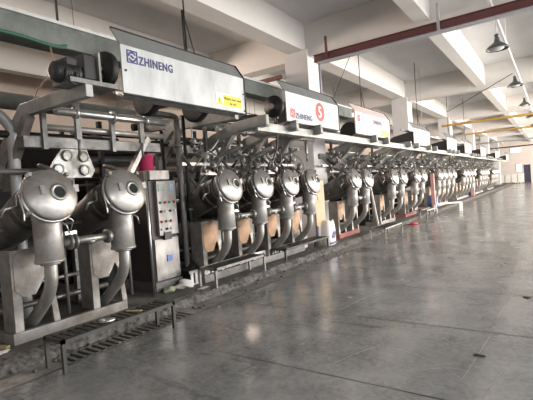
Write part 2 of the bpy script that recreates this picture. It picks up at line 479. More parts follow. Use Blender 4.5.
full_store, simple_store = {}, {}
def machine(ys, label, base_mat='frame_steel', detail=2, arms=True):
    y0 = ys[0]-.30; y1 = ys[-1]+.22
    yc = (y0+y1)/2
    root = empty('dyeing_machine', (0, yc, 0))
    tag(root, label, 'dyeing machine', 'dyeing machines along the platform')
    L = (y1-y0)/2
    for y in ys:
        if detail >= 1: realise(unit_parts(root) if full_store.get('o') is None else None, root, y-yc, full_store)
        else: realise(unit_parts(root, False) if simple_store.get('o') is None else None, root, y-yc, simple_store)
    if detail == 2:
        for o in root.children:
            for s_ in o.children:
                if s_.name.startswith('insulation'):
                    s_.material_slots[0].link = 'OBJECT'; s_.material_slots[0].material = MATS['plate_steel']
        MB().beam((-6.5,5.38-yc,2.93),(-4.16,5.38-yc,2.90),.08,.20).build('end_beam','frame_steel',root,bevel=.008)
        MB().beam((-5.35,4.48-yc,2.55),(-5.3,4.02-yc,1.92),.07,.09,(1,0,0)).build('strut','plate_steel',root)
    else:
        for o in root.children:
            for s_ in o.children:
                if s_.name.startswith('insulation'):
                    s_.material_slots[0].link = 'OBJECT'; s_.material_slots[0].material = MATS['tan_panel']
        MB().box(-7.6,-5.42,-L-.02,-L+.0,.1,1.95).build('gap_dark_panel','dark_steel',root)  # dark panel added to make the gap before the machine look black
    # base frame
    b = MB(); b.box(-4.93,-4.86,-L,L,.10,.225); b.box(-7.6,-7.53,-L,L,.10,.225)
    for yy in (-L, L-.07): b.box(-7.6,-4.93,yy,yy+.07,.10,.2)
    b.build('base_frame', base_mat, root, bevel=.006)
    # header pipe with flanges between the necks
    for y in ys[:-1] if detail else []:
        a = y-yc
        h = MB().cyl((-4.55,a+.15,1.16),(-4.55,a+.85,1.16),.045,14)
        h.lathe([(.045,0),(.09,.001),(.09,.025),(.045,.026)], (-4.55,a+.22,1.16), (0,1,0), 18)
        h.lathe([(.045,0),(.09,.001),(.09,.025),(.045,.026)], (-4.55,a+.28,1.16), (0,1,0), 18)
        h.lathe([(.045,0),(.085,.001),(.085,.05),(.045,.051)], (-4.55,a+.70,1.16), (0,1,0), 18)
        h.cyl((-4.55,a+.5,1.16),(-4.55,a+.5,1.10),.05,12)
        o = h.build('header_pipe', 'stainless', root)
        MB().box(-4.57,-4.53,a+.18,a+.32,1.24,1.28).tube([(-4.55,a+.25,1.26),(-4.5,a+.27,1.40),(-4.48,a+.20,1.44)],.008,6).build('valve_lever', 'bright_steel', o)
    # dark vessel added low at the back to block light, then feed pipes
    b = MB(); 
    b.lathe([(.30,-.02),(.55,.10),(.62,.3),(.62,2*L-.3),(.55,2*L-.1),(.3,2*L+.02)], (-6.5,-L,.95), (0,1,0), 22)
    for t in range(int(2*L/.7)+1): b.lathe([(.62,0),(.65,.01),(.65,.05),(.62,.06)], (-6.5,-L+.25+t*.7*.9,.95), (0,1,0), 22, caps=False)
    b.build('light_block_vessel', 'dark_steel', root)
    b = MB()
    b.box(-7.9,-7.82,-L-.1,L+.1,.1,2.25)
    b.build('light_block_panel', 'dark_steel', root)  # added to shut out light behind the vessel
    rr = random.Random(int(ys[0]*10))
    if detail:
        for zz, xx, r_ in ((.42,-5.25,.035),(.62,-5.5,.028),(2.05,-5.7,.04),(1.34,-5.15,.022)):
            MB().cyl((xx,-L+.03,zz),(xx,L-.03,zz),r_,10).build('feed_pipe', 'stainless' if zz<1 else 'frame_steel', root)
    # upper structure: square cross beam, round rails, posts
    b = MB(); b.box(-5.48,-5.32,-L+(.5 if detail==2 else .1),L+(1.2 if detail==2 else .4),2.32,2.47)
    b.build('cross_beam', 'frame_steel', root, bevel=.01)
    for (xx, zz, r_, m, e0, e1) in ((-5.4,2.60,.045,'pipe_steel',.80,1.35),(-5.0,2.74,.055,'bright_steel',.75,1.05),(-5.9,2.56,.05,'dark_steel',0,.8)):
        o = MB().cyl((xx,-L+e0,zz),(xx,L+e1,zz),r_,12)
        if m == 'bright_steel':
            for t in range(3): o.lathe([(.055,0),(.085,.001),(.085,.03),(.055,.031)], (xx,-L+e0+.25+t*.55,zz), (0,1,0), 16)
        o.build('roller_rail', m, root)
    yp = -L+.75
    while yp < L+.6:
        MB().beam((-5.3,yp,2.30),(-5.3,yp,2.82),.06,.06,(0,1,0)).build('upright', 'frame_steel', root)
        MB().beam((-5.0,yp+.28,2.40),(-5.0,yp+.28,2.86),.05,.07,(0,1,0)).cyl((-5.0,yp+.28,2.42),(-5.0,yp+.28,2.2),.02).build('upright', 'frame_steel', root)
        yp += 1.0
    # sloping arms that carry the hood and winch
    armys = [2.74-yc, 5.32-yc] if detail == 2 else [(-L+.85)+1.0*q for q in range(max(2,int(2*L)))]
    for yp in armys:
        p = [(-7.0,yp,1.45),(-6.4,yp,2.25),(-5.62,yp,2.83),(-4.15,yp,2.83)] if detail == 2 else [(-6.5,yp,1.45),(-5.93,yp,1.98),(-5.55,yp,2.34),(-5.2,yp,2.57),(-4.6,yp,2.74),(-3.95,yp,2.77)]
        o = MB()
        n = len(p)
        def off(i, s):
            d0 = (V(p[min(i+1,n-1)])-V(p[max(i-1,0)])).normalized(); return (p[i][0]-d0.z*s, p[i][2]+d0.x*s)
        o.prism([off(i,.085) for i in range(n)]+[off(i,-.085) for i in reversed(range(n))], (0,yp+.045,0), (1,0,0), (0,0,1), .09)
        if detail < 2:   # pale pressed lower flange
            for i in range(1, n-1):
                q0 = off(i,-.10); q1 = off(i+1,-.10)
                o.beam((q0[0],yp,q0[1]),(q1[0],yp,q1[1]),.15,.018)
                q2 = off(i,-.34); q3 = off(i+1,-.34)
                if i < n-2: o.beam((q2[0],yp,q2[1]),(q3[0],yp,q3[1]),.07,.05); o.beam((q2[0],yp,q2[1]),(q0[0],yp,q0[1]),.05,.04,(0,1,0))
        o = o.build('arm', 'arm_steel', root, bevel=.008)
        (MB().beam((-5.42,yp-.03,2.74),(-6.25,yp-.03,1.85),.09,.10,(0,1,0)) if detail == 2 else MB().beam((-4.75,yp+.02,2.62),(-5.35,yp+.02,1.95),.08,.10,(0,1,0)).beam((-4.95,yp+.02,2.5),(-5.9,yp+.02,2.2),.06,.06,(0,1,0))).build('brace', 'plate_steel', o)
        if detail == 2 or len(ys) > 2: continue
        MB().beam((-5.30,yp+.35,2.34),(-5.05,yp+.35,1.90),.05,.07,(0,1,0)).beam((-4.9,yp+.36,2.72),(-5.35,yp+.36,1.95),.06,.08,(0,1,0)).build('strut', 'plate_steel', o)
    if detail < 2 and ys[0] > 8:
        for q in range(0, len(ys), 2):
            a = ys[q]-yc
            MB().prism([(0,0),(.55,.42),(.55,.44),(0,.02)], (-5.25,a+.75,2.02), (1,0,0), (0,0,1), .5).build('chute', 'arm_steel', root)
    # rear legs
    for yy in (-L+.08, L-.1):
        MB().beam((-5.85,yy,.12),(-5.85,yy,2.32),.09,.09).build('leg', 'frame_steel', root)
    # porthole plates above each pair of doors
    for i, y in enumerate(ys):
        if detail == 0 and i % 2: continue
        if len(ys) == 2 and i == 1: continue
        if len(ys) > 2 and i % 2: continue
        a = y-yc+(.62 if detail == 2 else .40)
        pl = MB().prism([(-.30,0),(.30,0),(.36,.10),(.26,.38),(-.10,.38),(-.30,.08)], (-5.30,a+.12,1.93), (0,1,0), (0,0,1), .03)
        o = pl.build('porthole_plate', 'stainless', root)
        for (u, v_) in ((-.03,.29),(.20,.28),(-.16,.11),(.20,.10)):
            MB().lathe([(.075,0),(.075,.03),(.055,.035),(.05,.02)], (-5.27,a+.12+u,1.93+v_), (1,0,0), 18).build('porthole', 'stainless', o)
    if detail < 2:
        for j, y in enumerate(ys):
            if CH.get(j % 3) is None:
                q = random.Random(40+j); g = MB()
                for t in range(7):
                    x = q.uniform(-5.15,-4.75); yy = q.uniform(-.35,.5); z = q.uniform(1.98,2.40)
                    d_ = V((q.uniform(-1,1),q.uniform(-1,1),q.uniform(-.3,1))).normalized()
                    L_ = q.uniform(.10,.32); R_ = q.uniform(.018,.05)
                    g.cyl((x,yy,z), V((x,yy,z))+d_*L_, R_, 10)
                    g.lathe([(R_,0),(R_*1.7,.001),(R_*1.7,.02),(R_,.021)], V((x,yy,z))+d_*L_*.6, d_, 12)
                for t in range(3):
                    p0 = V((-4.95,q.uniform(-.3,.4),2.35)); p1 = V((-4.80,p0.y+q.uniform(-.2,.2),1.95))
                    g.tube([p0, p0+V((.15,.05,-.12)), p1+V((.1,-.05,.1)), p1], .010, 6, sub=3)
                g.beam((-5.2,-.4,2.12),(-5.2,.55,2.12),.05,.05); g.beam((-4.9,-.35,2.0),(-5.2,-.3,2.3),.04,.04)
                CH[j % 3] = g.build('valve_cluster', 'frame_steel' if j % 3 == 1 else 'stainless', root)
                CH[j % 3].location = (0, y-yc, 0)
            else:
                c = CH[j % 3].copy(); COL.objects.link(c); c.parent = root; c.location = (0, y-yc, 0)
    if detail:
        for y in ys:
            a = y-yc
            # instrument clutter over the vessels: elbow pipes, valves, hoses
            o = MB().tube([(-5.0,a+.48,1.45),(-5.0,a+.48,1.80),(-5.05,a+.46,1.95),(-5.2,a+.40,2.05),(-5.4,a+.4,2.1)], .03, 10, sub=3).build('steam_pipe', 'frame_steel', root)
            MB().lathe([(.03,0),(.06,.001),(.06,.02),(.03,.021)], (-5.0,a+.48,1.62), (0,0,1), 14).lathe([(.05,0),(.055,.03),(.04,.07),(.0,.08)], (-5.0,a+.48,1.82), (.3,0,1), 14).build('valve', 'blue_valve' if (int(y*10) % 3 == 2) else 'bright_steel', o)
            MB().tube([(-4.86,a+.35,1.35),(-4.75,a+.40,1.62),(-4.72,a+.36,1.75),(-4.80,a+.30,1.86),(-4.95,a+.27,1.95)], .012, 6, sub=3).build('hose', 'cable_black', root)
            MB().tube([(-4.70,a-.38,1.5),(-4.66,a-.36,1.58),(-4.66,a-.24,1.60),(-4.70,a-.22,1.72)], .014, 6).build('drain_tube', 'bright_steel', root)
            MB().cyl((-5.05,a+.44,.225),(-5.05,a+.44,1.2),.022,8).build('drain_tube', 'frame_steel', root)
    return root

MACH = [
 ([2.36,3.30], 'nearest dyeing machine with two round pressure doors and a pale steel base', 'plate_steel', 2),
 ([5.35,6.30,7.26,8.22], 'four-door dyeing machine right of the control cabinet, behind the low bench', 'frame_steel', 1),
 ([10.65,11.55], 'two-door dyeing machine with a faded red base, just past the white column', 'base_red', 1),
 ([13.95,14.95], 'two-door dyeing machine with a pale base behind the low steel bench', 'plate_steel', 1),
 ([16.75,17.75], 'two-door dyeing machine with a bright red base near the red rag', 'base_red', 1),
 ([20.7,21.7,22.8,24.0], 'four-door dyeing machine behind the white bench', 'pink_paint', 1),
 ([27.2,28.3,29.5,30.7], 'four-door dyeing machine, next one past the white bench', 'plate_steel', 0),
 ([34.,35.2,36.4,37.6], 'dyeing machine two places past the white bench', 'plate_steel', 0),
 ([41.,42.2,43.4,44.6], 'furthest dyeing machine, at the end of the row near the white board', 'plate_steel', 0),
]
for ys_, lab, bm_, det in MACH: machine(ys_, lab, bm_, det)

# ------------------------------------------------------------------ hoods
def logo(root, origin, y, z, s, ink, x):
    g = MB()
    for (a0,a1,b0,b1) in ((0,1,0,.10),(0,1,.90,1),(0,.10,.1,.9),(.90,1,.1,.9)):
        g.box(x, x+.004, y+a0*s, y+a1*s, z+b0*s, z+b1*s)
    c = V((x, y+s/2, z+s/2)); r0, r1 = .40*s, .26*s
    for half in (0, 1):
        st = half*PI + .5
        pts = [st + (PI*.82)*t/10 for t in range(11)]
        poly = [(math.cos(t)*r0, math.sin(t)*r0) for t in pts] + [(math.cos(t)*r1, math.sin(t)*r1) for t in reversed(pts)]
        g.prism(poly, c, (0,1,0), (0,0,1), .004)
    g.prism([(-.2*s,.06*s),(-.05*s,.15*s),(.2*s,-.06*s),(.05*s,-.15*s)], c, (0,1,0), (0,0,1), .004)
    return g.build('logo', ink, root, origin)

def hood(y0, y1, label, skin, style, z0=2.83, z1=3.41, housing=.0, rod=None):
    xh = -4.10
    o3 = V((xh, (y0+y1)/2, z0))
    root = empty('machine_hood', o3)
    tag(root, label, 'machine hood', 'hoods over the dyeing machines')
    t = .02
    MB().prism([(0,0),(t,0),(t,z1-z0),(0,z1-z0)], (xh-t, y0, z0), (1,0,0), (0,0,1), -(y1-y0)).build('front_panel', skin, root, o3)
    b = MB()   # bent top flange leaning back
    b.prism([(0,0),(t,0),(t-.16,.235),(-.16,.235)], (xh-t, y0, z1), (1,0,0), (0,0,1), -(y1-y0))
    b.build('top_flange', 'hood_grey' if style != 3 else skin, root, o3)
    b = MB()
    b.beam((xh-.16,y0,z1+.235),(xh-.16,y1,z1+.235),.02,.02).beam((xh-.15,y1,z1+.235),(xh+.005,y1,z1),.02,.02).beam((xh+.005,y1,z1),(xh+.005,y1,z0),.015,.02).beam((xh+.005,y0,z0),(xh+.005,y1,z0),.02,.02)
    b.build('edge_trim', 'dark_steel', root, o3)
    b = MB()   # tray under the hood running back towards the arms
    b.prism([(0,0),(-.10,-.03),(-.10,-.015),(0,.02)], (xh-t, y0+.03, z0-.01), (1,0,0), (0,0,1), -(y1-y0-.06))
    b.build('lower_lip', 'frame_steel', root, o3)
    for yy in (y0+.7, y1-.7):
        MB().lathe([(.24,0),(.27,.02),(.27,.10),(.24,.12)], (xh-.50,yy,z0+.16), (0,1,0), 24).build('winch_wheel', 'dark_steel', root, o3)
    if housing:
        MB().prism([(-.04,.02),(-.04,z1-z0-.14),(-.25,z1-z0-.14),(-housing*.9,z1-z0-.24),(-housing,.25),(-housing*.9,.02)], (xh, y0+.05, z0), (1,0,0), (0,0,1), -(y1-y0-.1)).build('housing', 'housing_dark', root, o3)
    # hanger rods to the ceiling
    if rod is not None:
        MB().cyl((xh-.2,rod,z1+.1),(xh-.2,rod,ZC),.012,8).beam((xh-.2,rod,z1+.75),(xh-.16,rod+.12,z1+.22),.014,.014).build('hanger_rod', 'dark_steel', root, o3)
    X = xh+.001
    if style == 1:
        logo(root, o3, y0+.08, z0+.38, .155, 'ink_blue', X)
        text_mesh('ZHINENG', .145, 'lettering', 'ink_blue', root, o3, (X+.003, y0+.25, z0+.385), bold=.003, sx=.80)
        r = MB().box(X, X+.004, y1-.72, y1-.10, z0+.06, z0+.26).build('warning_label', 'label_white', root, o3)
        MB().box(X+.004, X+.006, y1-.55, y1-.11, z0+.075, z0+.245).build('label_panel', 'label_yellow', r, (0,0,0))
        MB().prism([(0,0),(.14,0),(.07,.14)], (X+.004, y1-.71, z0+.085), (0,1,0), (0,0,1), .003).build('warning_triangle', 'label_yellow', r, (0,0,0))
        MB().box(X+.007, X+.009, y1-.646, y1-.634, z0+.12, z0+.18).box(X+.007, X+.009, y1-.646, y1-.634, z0+.098, z0+.11).build('warning_mark', 'ink_black', r, (0,0,0))
        text_mesh('Watch your hand', .058, 'label_text', 'ink_black', r, (0,0,0), (X+.007, y1-.54, z0+.175), bold=.001, sx=.92)
        text_mesh('be dry', .058, 'label_text', 'ink_black', r, (0,0,0), (X+.007, y1-.40, z0+.105), bold=.001, sx=.92)
        for ch in r.children:
            ch.location = -V(o3)+V(ch.location)
        for yy, zz in ((y0+.05,z0+.28),(y1-.04,z0+.32),(y1-.04,z0+.05)):
            MB().lathe([(.014,0),(.014,.01)], (X,yy,zz), (1,0,0), 10).build('bolt', 'ink_black', root, o3)
    if style == 2:
        logo(root, o3, y0+.14, z0+.10, .17, 'ink_red', X)
        text_mesh('ZHINENG', .15, 'lettering', 'ink_blue', root, o3, (X+.003, y0+.33, z0+.10), bold=.003, sx=.95)
        MB().lathe([(.20,0),(.20,.004)], (X,y0+1.38,z0+.33), (1,0,0), 32).build('number_disc', 'ink_red', root, o3)
        text_mesh('5', .34, 'number', 'label_white', root, o3, (X+.006, y0+1.285, z0+.21), bold=.004)
    if style == 3:
        logo(root, o3, y0+.16, z0+.34, .16, 'ink_red', X)
        text_mesh('ZHINENG', .15, 'lettering', 'ink_blue', root, o3, (X+.003, y0+1.25, z0+.36), bold=.003)
        MB().box(X, X+.004, y1-.85, y1-.15, z0+.05, z0+.22).build('warning_label', 'label_yellow', root, o3)
    return root
hood(3.15, 5.50, 'stained steel hood with blue lettering and a yellow warning label, nearest the camera', 'hood_steel', 1, rod=4.45)
hood(6.78, 9.10, 'pale hood with a red disc numbered 5', 'hood_pale', 2, housing=0, rod=None)
hood(10.10, 12.80, 'pinkish hood with red logo, third along the row', 'hood_pink', 3, housing=0, rod=11.1)
hl = ['plain pinkish hood, fourth along, just right of the second white column',
      'plain pale hood fifth along the row, before the third column', 'pale hood sixth along the row, left of a column',
      'pale hood seventh along the row', 'small pale hood eighth along the row', 'furthest small pale hood near the end wall']
for i, (a, b_) in enumerate(((15.45,17.8),(21.1,23.4),(25.8,28.0),(31.9,34.4),(40.5,43.0),(50.,52.5))):
    hood(a, b_, hl[i], 'hood_pink' if i in (0,2) else 'hood_pale', 0, housing=.9, rod=a+1.4 if i < 3 else None, z0=2.80, z1=3.40)

# winch motor and wheel beside a hood
def winch(y, label, motor=True):
    root = empty('winch_drive', (-4.3, y, 2.95)); o3 = (-4.3, y, 2.95)
    tag(root, label, 'winch', 'winch drives beside the hoods')
    MB().lathe([(.06,-.02),(.06,.0),(.20,.0),(.21,.02),(.21,.07),(.20,.09),(.06,.09),(.06,.14)], (-4.3,y,3.13), (0,1,0), 32).build('wheel', 'dark_steel', root, o3)
    MB().lathe([(.05,0),(.05,.03)], (-4.3,y-.045,3.13), (0,1,0), 16).build('hub', 'frame_steel', root, o3)
    MB().beam((-4.3,y+.05,2.9),(-4.3,y+.05,3.1),.14,.06,(0,1,0)).build('bracket', 'frame_steel', root, o3)
    if motor:
        m = MB().lathe([(.06,0),(.10,.02),(.11,.06),(.11,.26),(.095,.30),(.08,.32)], (-4.32,y-.60,3.01), (0,1,0), 24)
        for t in range(9): m.lathe([(.11,0),(.118,.003),(.118,.009),(.11,.012)], (-4.32,y-.54+t*.024,3.01), (0,1,0), 24, caps=False)
        m.build('motor', 'motor_black', root, o3)
        MB().box(-4.38,-4.22,y-.48,y-.36,3.08,3.16).build('terminal_box', 'motor_black', root, o3, bevel=.01)
        MB().box(-4.42,-4.22,y-.28,y-.12,2.96,3.24).lathe([(.09,0),(.07,.05)], (-4.32,y-.31,3.01), (0,1,0), 18).build('gearbox', 'motor_black', root, o3, bevel=.015)
        MB().box(-4.46,-4.18,y-.12,y-.095,2.93,3.27).build('mount_plate', 'bench_grey', root, o3)
        MB().cyl((-4.31,y-.12,3.05),(-4.31,y,3.05),.03,12).build('shaft', 'bright_steel', root, o3)
        MB().box(-4.5,-4.14,y-.5,y+.1,2.88,2.93).build('deck', 'frame_steel', root, o3)
        MB().tube([(-4.2,y-.5,3.02),(-4.17,y-.52,2.92),(-4.17,y-.44,2.86),(-4.2,y-.38,2.92),(-4.2,y-.40,3.0)],.012,8,sub=3).build('cable', 'cable_black', root, o3)
    return root
winch(3.02, 'black motor and wheel of the winch left of the lettered hood')
winch(6.62, 'dark winch wheel left of the hood with the red number 5', False)

# long rail under the hoods
b = MB(); b.box(-4.20,-4.13,5.85,54,2.60,2.76)

tag(b.build('overhead_rail', 'arm_steel', bevel=.01), 'long grey steel beam running under the row of hoods', 'rail')

# ------------------------------------------------------------------ control cabinet
root = empty('control_cabinet', (-5.15, 4.55, .1)); o3 = (-5.15,4.55,.1)
tag(root, 'grey steel control cabinet with screen and rows of buttons beside the nearest machine', 'cabinet')
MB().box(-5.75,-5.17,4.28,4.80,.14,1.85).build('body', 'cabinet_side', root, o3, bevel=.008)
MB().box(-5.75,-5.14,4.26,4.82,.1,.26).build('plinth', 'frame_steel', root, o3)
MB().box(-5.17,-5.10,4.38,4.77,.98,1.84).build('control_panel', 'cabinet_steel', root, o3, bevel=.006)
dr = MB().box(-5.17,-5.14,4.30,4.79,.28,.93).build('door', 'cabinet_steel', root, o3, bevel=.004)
MB().box(-5.145,-5.125,4.52,4.62,.56,.66).build('sticker', 'blue_screen', dr, (0,0,0)).location = -V(o3)*0
MB().box(-5.15,-5.08,4.46,4.60,.91,1.03).build('latch', 'black_plastic', root, o3)
for (y0,y1,z0,z1,m) in ((4.41,4.54,1.68,1.79,'lcd'),(4.64,4.72,1.68,1.79,'lcd_blue')):
    MB().box(-5.105,-5.092,y0,y1,z0,z1).build('display', m, root, o3)
for i, z in enumerate((1.50,1.36,1.20,1.08)):
    for j in range(4 if i < 2 else 3):
        y = 4.43+j*.095
        m = ['button_green','button_white','button_red','black_plastic'][(i*3+j*2) % 4]
        MB().lathe([(.020,0),(.022,.012),(.016,.025),(.0,.027)], (-5.10,y,z), (1,0,0), 14).build('button', m, root, o3)
for ch in [c for c in root.children]:
    for g in ch.children: 
        for v in g.data.vertices: v.co -= V(o3)
# stuff on and beside the cabinet
b = MB(); b.lathe([(.11,0),(.125,.25),(.13,.25),(.12,.24),(.10,.01)], (-5.35,4.42,2.02), (0,0,1), 24)
o = b.build('bucket', 'magenta_plastic'); tag(o, 'magenta plastic bucket on the shelf above the control cabinet', 'bucket')
b = MB(); b.box(-5.6,-5.14,4.30,4.70,1.86,2.015)
tag(b.build('junction_box', 'cabinet_steel', bevel=.01), 'plain steel junction box on top of the control cabinet, under the bucket', 'box')
for (x, y, z0, z1, r, m, lab) in ((-5.2,5.00,.1,2.85,.05,'frame_steel','thick grey vertical pipe right of the magenta bucket'),
                         (-5.2,5.32-.16,.1,2.95,.03,'dark_steel','dark vertical conduit just left of the four-door machine'),
                         (-5.05,4.14,.1,2.0,.022,'bright_steel','thin bright standpipe just left of the control cabinet'),
                         (-5.45,4.88,.1,2.7,.03,'dark_steel','dark vertical pipe directly behind the magenta bucket')):
    q = MB().cyl((x,y,z0),(x,y,z1),r,14)
    if r == .05: q.lathe([(.05,0),(.07,.001),(.07,.05),(.05,.051)], (x,y,2.4), (0,0,1), 16).tube([(x,y,z1-.02),(x-.02,y-.01,z1+.06),(x-.1,y-.08,z1+.1),(x-.1,y-.5,z1+.1)],.05,12,sub=3)
    tag(q.build('standpipe', m), lab, 'pipe')
# rack of old rails behind the cabinet
for i, (x, z, y0, y1, m) in enumerate(((-6.6,2.30,3.9,7.4,'frame_steel'),(-6.8,2.46,3.9,7.6,'dark_steel'),(-6.5,2.12,4.0,7.0,'cable_brown'),(-7.2,2.62,3.8,8.0,'frame_steel'),(-7.0,2.85,4.2,9.0,'dark_steel'),(-6.7,2.0,3.8,6.8,'dark_steel'))):
    q = MB().cyl((x,y0,z),(x-.1,y1,z+.05),.05,10)
    tag(q.build('stored_pipe', m), 'long pipe stacked in the rack behind the control cabinet', 'pipe', 'pipes in the rack behind the cabinet')
for y in (4.3, 6.6):
    q = MB().box(-7.6,-6.35,y,y+.07,.1,.17).box(-6.42,-6.35,y,y+.07,.1,2.95).box(-7.6,-7.53,y,y+.07,.1,2.95)
    for z in (1.9,2.2,2.5,2.73): q.box(-7.6,-6.35,y,y+.07,z-.02,z+.02)
    tag(q.build('pipe_rack', 'dark_steel'), 'dark steel rack frame holding long pipes behind the cabinet', 'rack', 'rack frames behind the cabinet')
# black tanks in the dark gap and end partitions
for (y0, y1, lab) in ((3.85,4.2,'black filter tank in the dark gap left of the control cabinet'),(4.95,5.0,'')):
    if not lab: continue
    q = MB().lathe([(.1,0),(.24,.02),(.25,.1),(.25,1.35),(.2,1.5),(.08,1.58)], (-6.1,4.05,.1), (0,0,1), 24)
    tag(q.build('filter_tank', 'dark_steel'), lab, 'tank')
q = MB().box(-7.6,-5.45,4.86,4.92,.1,1.75); tag(q.build('partition_panel', 'dark_steel'), 'dark steel partition right of the control cabinet', 'panel')

# ------------------------------------------------------------------ overhead duct, pipes, wires
b = MB(); b.box(-7.0,-6.62,-3,16,4.18,4.55); 
o = b.build('air_duct', 'duct_green', bevel=.02)
tag(o, 'long dusty green-grey air duct behind the columns', 'duct')
MB().box(-6.63,-6.56,-3,16,4.53,4.58).build('edge_angle', 'duct_edge', o, o.location)
for y in (1.,4.,7.,13.5):
    MB().box(-6.85,-6.82,y,y+.03,4.55,ZC).build('hanger', 'dark_steel', o, o.location)
def pipe(p, q, r, m, name, lab, cat='pipe', grp=None, n=12, hang=0):
    g = MB().cyl(p, q, r, n); p, q = V(p), V(q)
    if hang:
        k = max(2, int((q-p).length/hang))
        for i in range(k):
            c = p.lerp(q, (i+.5)/k); g.cyl(c, (c.x, c.y, ZC-.004), .007, 6)
    ob = g.build(name, m); tag(ob, lab, cat, grp); return ob
pipe((-8.2,2.0,3.55),(-8.2,40,3.55),.16,'duct_green','insulated_pipe','fat insulated grey pipe running behind the machine row', hang=6)
pipe((-6.35,2.2,3.15),(-6.35,2.35,3.15),.01,'dark_steel','stub_bolt','tiny bolt') if False else None
# bent pipe at the left edge
o = MB().tube([(-5.9,1.75,2.80),(-5.9,2.3,2.86),(-5.9,2.50,2.84),(-5.9,2.66,2.70),(-5.9,2.70,2.50),(-5.9,2.70,1.6),(-5.9,2.70,.1)],.07,14,sub=4).build('elbow_pipe','grey_pipe')
tag(o, 'thick bent grey pipe arching at the far left edge', 'pipe')
o = MB().tube([(-6.3,1.2,3.95),(-6.3,2.2,4.05),(-6.3,3.0,4.08),(-6.32,3.6,4.05),(-6.45,3.9,4.15)],.03,8,sub=4).build('green_hose','green_hose')
tag(o, 'green hose strung under the air duct at top left', 'hose')
o = MB().tube([(-6.3,3.55,4.02),(-6.1,3.45,3.8),(-5.9,3.3,3.5),(-5.75,3.0,3.15),(-5.7,2.9,2.9)],.010,6,sub=4).build('hanging_cable','cable_brown')
tag(o, 'thin brown cable sagging from the duct to the nearest machine', 'cable')
o = MB().tube([(-5.1,5.25,2.75),(-5.1,5.27,2.45),(-5.08,5.42,2.30),(-5.0,5.6,2.36),(-4.98,5.8,2.55)],.015,6,sub=4).build('hanging_cable','grey_pipe')
tag(o, 'pale cable looping by the dark conduit at the four-door machine', 'cable')
o = MB().tube([(-4.22,6.6,2.92),(-4.22,6.58,2.5),(-4.22,6.52,2.3),(-4.22,6.42,2.15),(-4.22,6.48,2.02),(-4.22,6.62,2.05),(-4.22,6.66,2.2),(-4.22,6.58,2.32)],.016,6,sub=4).build('hanging_cable','cable_black')
tag(o, 'black cable hanging in a loop below the winch wheel', 'cable')
# black pipe below the first hood's right end
pipe((-6.6,5.2,2.95),(-5.9,8.3,3.35),.07,'dark_steel','steam_line','thick black pipe behind the lower right corner of the lettered hood')
pipe((-8.6,4,4.0),(-5.2,10.1,4.55),.05,'red_paint','steam_line','dark red pipe running into the left side of the first column') if False else None
b = MB(); b.box(-12,-6.13,9.95,10.05,4.62,4.72)
tag(b.build('steel_joist','red_paint'), 'dark steel joist meeting the left side of the first column', 'joist')
# red-brown crane runway and cable tray across the hall
root = empty('crane_beam', (-5,9.75,4.80)); o3 = (-5,9.75,4.80)
tag(root, 'brown-red steel beam crossing the hall high up by the first column', 'beam')
MB().box(-4.95,XR,9.72,9.78,4.74,4.90).box(-4.95,XR,9.68,9.82,4.90,4.915).box(-4.95,XR,9.68,9.82,4.735,4.75).build('beam','red_paint',root,o3)
for x in (-4.6, -1.95, 1.0, 4.0):
    MB().box(x,x+.06,9.66,9.70,4.70,5.3).build('hanger','grey_pipe' if x>-3 else 'red_paint',root,o3)
b = MB().box(-4.75,XR,9.50,9.58,4.60,4.66)
tag(b.build('cable_tray','tray_grey'), 'pale grey cable tray just below the brown-red beam', 'cable tray')
pipe((-4.72,9.54,4.64),(-4.72,9.54,2.9),.03,'tray_grey','conduit','grey conduit dropping from the cable tray to the hood numbered 5', 'conduit')
pipe((-4.6,9.5,3.3),(-3.9,9.52,4.60),.007,'cable_black','wire','thin wire slanting up from the hood numbered 5 to the cable tray', 'wire')
for (y, x0, z, m, lab) in ((26.0,-5.3,4.5,'yellow_pipe','nearer yellow gas pipe crossing the hall under the ceiling'),
                           (33.5,-5.3,4.5,'yellow_pipe','further yellow gas pipe crossing the hall under the ceiling'),
                           (46.0,-7,4.5,'grey_pipe','grey pipe crossing the hall past the yellow pipes'),
                           (54.0,-8,4.3,'red_paint','dark pipe crossing the hall near the end wall')):
    pipe((x0,y,z),(XR,y,z),.07,m,'gas_pipe' if m=='yellow_pipe' else 'cross_pipe',lab,hang=4.5)
pipe((-4.9,19.3,5.0),(XR,19.3,5.02),.035,'label_white','conduit','white conduit crossing the hall along the second ceiling beam','conduit',hang=4)
pipe((-4.45,15.1,3.35),(-4.3,26.5,3.35),.04,'grey_pipe','hood_pipe','grey pipe running over the far hoods',hang=5)

# pendant lamps on a long conduit
pipe((-.93,9.5,5.03),(-.93,60,5.03),.032,'label_white','conduit','white conduit running down the hall carrying the pendant lamps','conduit',hang=7)
lab = ['pendant lamp nearest the camera, top right','pendant lamp second from the camera','pendant lamp third from the camera']
proto = None
for i in range(9):
    y = 11.45+5.45*i
    if proto is None:
        t = empty('pendant_lamp', (-1.0,y,4.5)); o3 = (-1.0,y,4.5)
        MB().lathe([(.245,0),(.25,.01),(.22,.06),(.14,.12),(.07,.17),(.055,.24),(.04,.30),(.015,.33)], (-1.0,y,4.5), (0,0,1), 28, caps=False).build('shade','lamp_shade',t,o3)
        MB().lathe([(.0,-.03),(.10,-.015),(.15,.02),(.16,.05)], (-1.0,y,4.5), (0,0,1), 24, caps=False).build('bulb_glass','lamp_glass',t,o3)
        MB().cyl((-1.0,y,4.8),(-1.0,y,5.6),.010,8).build('cord','grey_pipe',t,o3)
        MB().lathe([(.05,0),(.05,.05)], (-1.0,y,4.80), (0,0,1), 12).build('collar','lamp_shade',t,o3)
        proto = t
    else:
        t = copy_tree(proto); t.location = (-1.0,y,4.5)
    tag(t, lab[i] if i < 3 else 'far grey pendant lamp in the line down the hall', 'lamp', 'pendant lamps' if i < 3 else 'far pendant lamps')
